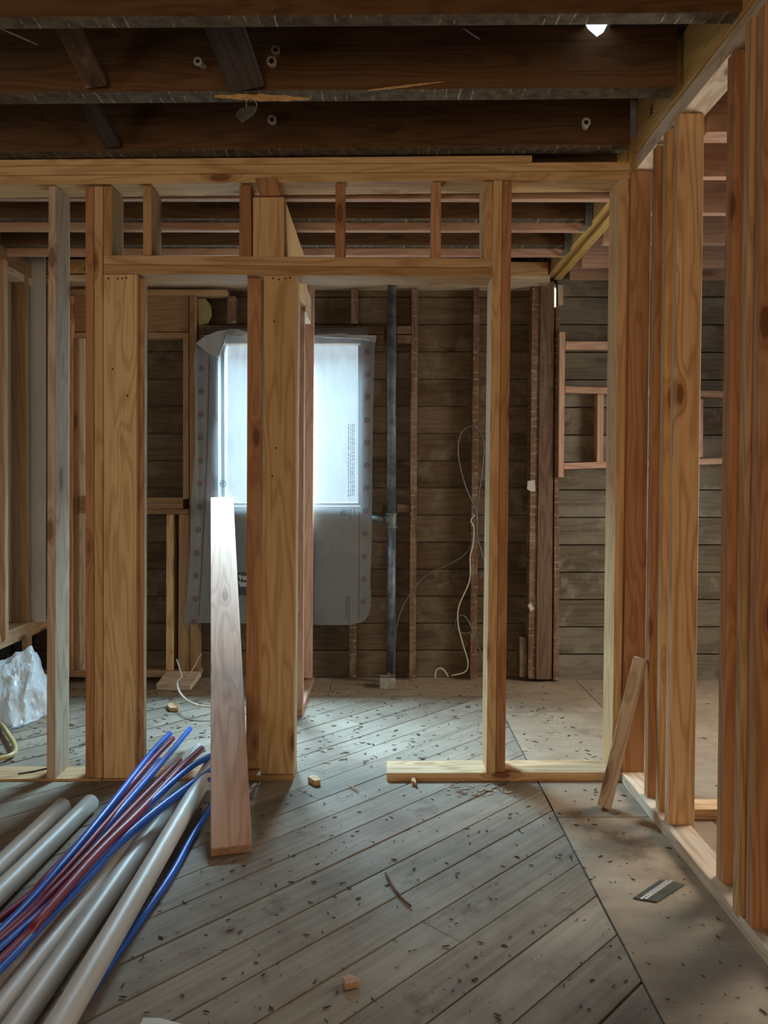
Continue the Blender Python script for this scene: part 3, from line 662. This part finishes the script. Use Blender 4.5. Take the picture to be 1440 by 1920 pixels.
# plaster remnants on the rough post
for q, lab in (([(989, 902), (1003, 900), (1004, 921), (996, 922), (988, 917)], 'white torn plaster scrap on the rough post'), ([(989, 1134), (996, 1131), (1002, 1142), (995, 1147)], 'small white tag hanging low on the rough post')):
    QB('plaster_scrap', lab, 'scrap', q, 4.592, .006, M_CER)
# ------------------------------------------------------------------ leaning pieces
lp0 = (F(396, 1606)+F(472, 1600))/2; a = U(396, 932, 4.525); b = U(436, 932, 4.525)
wv = (F(472, 1600)-F(396, 1606)).normalized()
ld = ((a+b)/2-lp0).normalized(); nrm = wv.cross(ld).normalized()
if nrm.z < 0: nrm = -nrm
STICK('leaning_board', 'long pale board leaning through the small opening onto the window wrap', 'board', lp0+nrm*.016+Vector((0, 0, .004)), (a+b)/2-nrm*.019, .130, .038, wm('pink', 'Z'), wv)
s0 = F(1133, 1516); s1 = U(1201, 1234, 2.84)
STICK('loose_stick', 'short square stick leaning against the brown right wall stud', 'stick', s0+Vector((0, 0, .008)), s1, .046, .036, wm('pale', 'Z'), Vector((.9, -.55, 0)))
# ------------------------------------------------------------------ pipes and tubes on the floor
def pvc(label, x0, x1, yfar, r, z0=None, zf=None):
    z0 = r if z0 is None else z0; zf = z0 if zf is None else zf
    d = (x1-x0)/(yfar-1.6)
    p0 = Vector((x0-d*.9, .7, z0)); p1 = Vector((x1, yfar, zf))
    return TB('plastic_pipe', label, 'pipe', [p0, p0.lerp(p1, .33), p0.lerp(p1, .66), p1], r, M_PVC, 'white plastic pipes on the floor', 28, hollow=True)
pvc('thick white pipe farthest left on the floor', -1.192, -1.156, 2.77, .031)
pvc('thick white pipe second from left on the floor', -1.118, -1.066, 2.80, .031)
pvc('white pipe mostly buried under the red and blue tubes', -.922, -.872, 2.93, .022, .055)
pvc('white pipe second of the three side by side right of the tubes', -.893, -.858, 2.50, .026)
pvc('white pipe just left of the one with the round end', -.858, -.806, 2.70, .029)
pvc('white pipe with a plain round end close to the long right one', -.792, -.770, 2.77, .030)
pvc('slimmer long white pipe at the right side of the pile', -.684, -.672, 3.05, .031, .033, .085)
rt = 'red and blue tubes across the pile'
def pex(label, mat, pts, r, name, zs):
    n = len(pts); P = []
    for i, (x, y) in enumerate(pts):
        P.append(F(x, y, lerp1([(0, zs[0]), (.5, zs[1]), (1, zs[2])], i/(n-1))))
    d = P[-1]-P[-2]; d.z = 0; d.normalize(); P.append(P[-1]+d*.9)
    return TB(name, label, 'tube', P, r, mat, rt, 12)
pex('dark blue tube along the left side of the bundle', M_BLUE, [(318, 1376), (282, 1415), (202, 1517), (119, 1618), (0, 1748)], .0125, 'blue_tube', (.10, .11, .06))
pex('red tube at the left border of the bundle', M_RED, [(324, 1385), (283, 1428), (190, 1534), (92, 1640), (0, 1722)], .011, 'red_tube', (.10, .10, .05))
pex('bright blue tube reaching farthest toward the window', M_BLUE, [(356, 1367), (312, 1420), (240, 1502), (140, 1622), (0, 1778)], .0115, 'blue_tube', (.08, .115, .08))
pex('red tube crossing the middle of the bundle', M_RED, [(338, 1425), (274, 1488), (190, 1576), (100, 1670), (0, 1765)], .010, 'red_tube', (.09, .12, .09))
pex('thin red tube between two blue ones', M_RED, [(316, 1414), (262, 1468), (190, 1552), (100, 1655), (0, 1756)], .008, 'red_tube', (.10, .125, .08))
pex('thick red tube with a flared cut end', M_RED, [(378, 1404), (336, 1444), (262, 1522), (180, 1603), (76, 1722), (0, 1803)], .0135, 'red_tube', (.10, .13, .09))
pex('blue tube rising toward the leaning board', M_BLUE, [(400, 1415), (361, 1436), (318, 1471), (254, 1532), (202, 1590), (120, 1680), (0, 1793)], .0115, 'blue_tube', (.12, .12, .08))
pex('blue tube lowest in the fan of tube ends', M_BLUE, [(402, 1440), (350, 1476), (290, 1521), (215, 1585), (160, 1638)], .011, 'blue_tube', (.10, .11, .095))
pex('dark blue tube half under the right fan of tube ends', M_BLUE, [(392, 1462), (340, 1490), (285, 1530), (205, 1600), (165, 1645)], .010, 'blue_tube', (.09, .10, .09))
pex('deep blue tube hidden low in the left of the bundle', M_BLUE, [(300, 1425), (230, 1502), (160, 1592), (80, 1690), (0, 1768)], .010, 'blue_tube', (.08, .09, .06))
pex('blue tube on the floor beneath the long right pipe', M_BLUE, [(398, 1508), (361, 1568), (325, 1634), (284, 1695), (235, 1765)], .012, 'blue_tube', (.013, .013, .013))
TB('white_tube', 'white tube with a rounded end inside the bundle', 'tube', [F(372, 1397, .09), F(338, 1445, .09), F(262, 1530, .10), F(190, 1612, .085)], lambda u: .015 if u > .02 else .009, M_WHITEP, seg=14)
TB('yellow_hose', 'yellowish hose bent on the floor at the left edge', 'hose', [F(-60, 1330, .02), F(-6, 1352, .02), F(16, 1378, .02), F(29, 1402, .02), F(22, 1415, .02), (F(-10, 1424, .02)), F(-60, 1434, .02)], .0105, M_YELH, seg=12)
# plastic bag heap
def film():
    m, nd, lk, b = newmat('clear_film'); b.inputs['Base Color'].default_value = (.80, .86, .88, 1); b.inputs['Roughness'].default_value = .18
    tp = nd.new('ShaderNodeBsdfTransparent'); tr = nd.new('ShaderNodeBsdfTranslucent'); tr.inputs[0].default_value = (.85, .9, .92, 1)
    a = nd.new('ShaderNodeMixShader'); a.inputs[0].default_value = .35; lk.new(b.outputs[0], a.inputs[1]); lk.new(tr.outputs[0], a.inputs[2])
    c = nd.new('ShaderNodeMixShader'); c.inputs[0].default_value = .14; lk.new(a.outputs[0], c.inputs[1]); lk.new(tp.outputs[0], c.inputs[2])
    lk.new(c.outputs[0], nd['Material Output'].inputs[0]); return m
bm = bmesh.new(); bmesh.ops.create_icosphere(bm, subdivisions=5, radius=1)
rb = random.Random(5); planes = []
for _ in range(46):
    n_ = Vector((rb.gauss(0, 1), rb.gauss(0, 1), rb.gauss(.3, .8))).normalized(); planes.append((n_, rb.uniform(.66, .97)))
for v in bm.verts:
    p = v.co.copy(); k = 1.05
    for n_, d_ in planes:
        c_ = p.dot(n_)
        if c_ > .15: k = min(k, d_/c_)
    k += .07*(1-2*abs(noise.noise(p*2.2)))+.035*abs(noise.noise(p*7))
    fl = 1+.30*max(0, .35-p.z)**.7*(1+.4*math.sin(math.atan2(p.y, p.x)*5)) if p.z < .35 else 1
    v.co = Vector((p.x*.21*k*fl, p.y*.26*k*fl, max(0, .01+p.z*.37*k)))
bmesh.ops.translate(bm, verts=bm.verts, vec=(-1.90, 3.98, 0.002))
tag(link('plastic_bag', bm, film()), 'crumpled clear plastic sheeting heaped at left below the ledge', 'plastic')
# ------------------------------------------------------------------ small things on the floor
def chunk(name, label, cat, pts, z, mat, group=None):
    fr = [F(x, y, z) for x, y in pts]; bk = [Vector((p.x, p.y, 0.001)) for p in fr]
    bm = bmesh.new(); prism(bm, fr, bk, .001); return tag(link(name, bm, mat), label, cat, group)
chunk('wood_chip', 'chunky wood offcut beside the centre post foot', 'offcut', [(577, 1456), (584, 1453), (597, 1454), (601, 1462), (590, 1464)], .022, wm('fir', 'X'))
chunk('wood_block', 'small pinkish wood block alone on the foreground floor', 'offcut', [(642, 1832), (655, 1825), (675, 1833), (672, 1840), (648, 1845)], .016, wm('pink', 'X'))
chunk('wood_chip', 'tan wood offcut on the back floor near the cable', 'offcut', [(313, 1320), (322, 1316), (336, 1321), (334, 1327), (318, 1327)], .02, wm('fir', 'X'))
pl = empty('mending_plate', F(1235, 1670), 'flat dark metal plate with a perforated pale strip on the plywood', 'plate')
zc = lambda x, y: (900+x/2.667, 1350+y/2.667)
cs = [F(*zc(*q), .004) for q in ((765, 888), (905, 795), (1025, 820), (885, 908))]
bm = bmesh.new(); prism(bm, cs, [Vector((p.x, p.y, .001)) for p in cs], .0005); link('plate_body', bm, M_PLATE, pl)
A = cs[0].lerp(cs[3], .42); B = cs[1].lerp(cs[2], .36); dv = (cs[3]-cs[0]).normalized()*.011
bm = bmesh.new()
for k in range(13):
    for s in (-1, 1):
        q = A.lerp(B, (k+.5+.25*s)/13)+dv*s*.45; e = (B-A).normalized()*.0032
        f = [q-e-dv*.38, q+e-dv*.38, q+e+dv*.38, q-e+dv*.38]
        prism(bm, [p+Vector((0, 0, .0012)) for p in f], [p for p in f], 0)
link('perforated_strip', bm, M_WHITEP, pl)
def strip(name, label, pts, w, mat, z=.006, cat='sliver', group=None):
    P = [F(x, y, z) for x, y in pts]; return TB(name, label, cat, P, w, mat, group, 5)
strip('bark_strip', 'curved brown strip lying across the foreground boards', [(723, 1637), (735, 1660), (752, 1683), (770, 1699)], .004, wm('old', 'X'))
strip('wood_sliver', 'thin tan sliver near the end of the right bottom plate', [(655, 1473), (664, 1478), (672, 1483)], .003, M_SPL)
strip('wood_sliver', 'thin dark rod lying on the left bottom plate', [(34, 1451), (60, 1447), (92, 1440)], .004, M_PLATE, .043)
strip('wood_sliver', 'pale sliver at the foot of the right bottom plate', [(773, 1467), (776, 1459), (779, 1470)], .006, M_SPL, .012)
chunk('pipe_scrap', 'pale curved plastic scrap cut by the bottom edge of the photo', 'scrap', [(262, 1922), (268, 1908), (300, 1908), (345, 1920), (350, 1940), (262, 1940)], .012, M_PVC)
oc = [Vector(p) for p in ((-1.30, 4.42, .035), (-1.10, 4.40, .035), (-1.075, 4.565, .075), (-1.285, 4.57, .075))]
bm = bmesh.new(); prism(bm, oc, [p-Vector((0, -.008, .032)) for p in oc], .001)
tag(link('wood_offcut', bm, wm('pale', 'X')), 'grey weathered offcut plank with a cable below the left opening', 'offcut')
cable('cream_wire', 'cream cable curving from the grey offcut to the leaning board', [(341, 1268, 4.35), (332, 1280, 4.3), (338, 1300, 4.1), (355, 1316, 3.95), (380, 1324, 3.9), (425, 1325, 3.9)], .006, M_WIRE)
cable('cream_wire', 'thin cream wire end sticking up behind the grey offcut', [(350, 1272, 4.50), (364, 1250, 4.50), (372, 1234, 4.50), (377, 1226, 4.50)], .004, M_WIRE)
cable('cream_wire', 'short white wire end left of the grey offcut cable', [(342, 1270, 4.50), (336, 1250, 4.50), (331, 1236, 4.50)], .0045, M_WHITEP)
M_FILM = film()
chunk('plastic_scrap', 'flat clear plastic scrap on the floor before the plastic heap', 'plastic', [(3, 1350), (20, 1341), (52, 1340), (64, 1346), (30, 1349), (8, 1354)], .012, M_FILM)
chunk('wood_chip', 'dark thin wood shaving on the floor between the left studs', 'offcut', [(126, 1355), (133, 1356), (139, 1359), (130, 1359)], .006, wm('old', 'X'))
# shavings and dirt that nobody could count
rnd = random.Random(11); bm = bmesh.new()
def chips(n, xa, xb, ya, yb, smin, smax):
    for _ in range(n):
        x, y = rnd.uniform(xa, xb), rnd.uniform(ya, yb)
        L = rnd.uniform(smin, smax); w = L*rnd.uniform(.12, .35); a = rnd.uniform(0, math.pi); t = rnd.uniform(.001, .003)
        d = Vector((math.cos(a), math.sin(a), 0))*L/2; n_ = Vector((-math.sin(a), math.cos(a), 0))*w/2; c = Vector((x, y, .001))
        f = [c-d, c-d*.2-n_, c+d, c+n_]
        prism(bm, [p+Vector((0, 0, t)) for p in f], f, 0)
chips(520, -1.9, .96, 3.25, 4.5, .010, .032); chips(330, -.7, 1.0, 1.6, 3.0, .006, .022); chips(60, 1.08, 2.2, 2.9, 4.5, .01, .03)
tag(link('dark_shavings', bm, plain('shaving_dark', (.075, .055, .04), .9, nz=.4, nsc=200)), 'scattered dark wood chips and dirt over the floor', 'debris', kind='stuff')
bm = bmesh.new()
chips(260, -2.0, .9, 3.2, 4.55, .008, .028); chips(70, -.6, .9, 1.7, 3.0, .006, .014); chips(160, .0, .7, 4.5, 4.69, .01, .05); chips(150, -1.75, -1.45, 3.5, 4.4, .006, .02); chips(50, .25, .5, 2.93, 3.05, .01, .04)
tag(link('pale_shavings', bm, plain('shaving_pale', (.50, .36, .23), .9, nz=.4, nsc=200)), 'scattered pale sawdust curls and splinters over the floor', 'debris', kind='stuff')
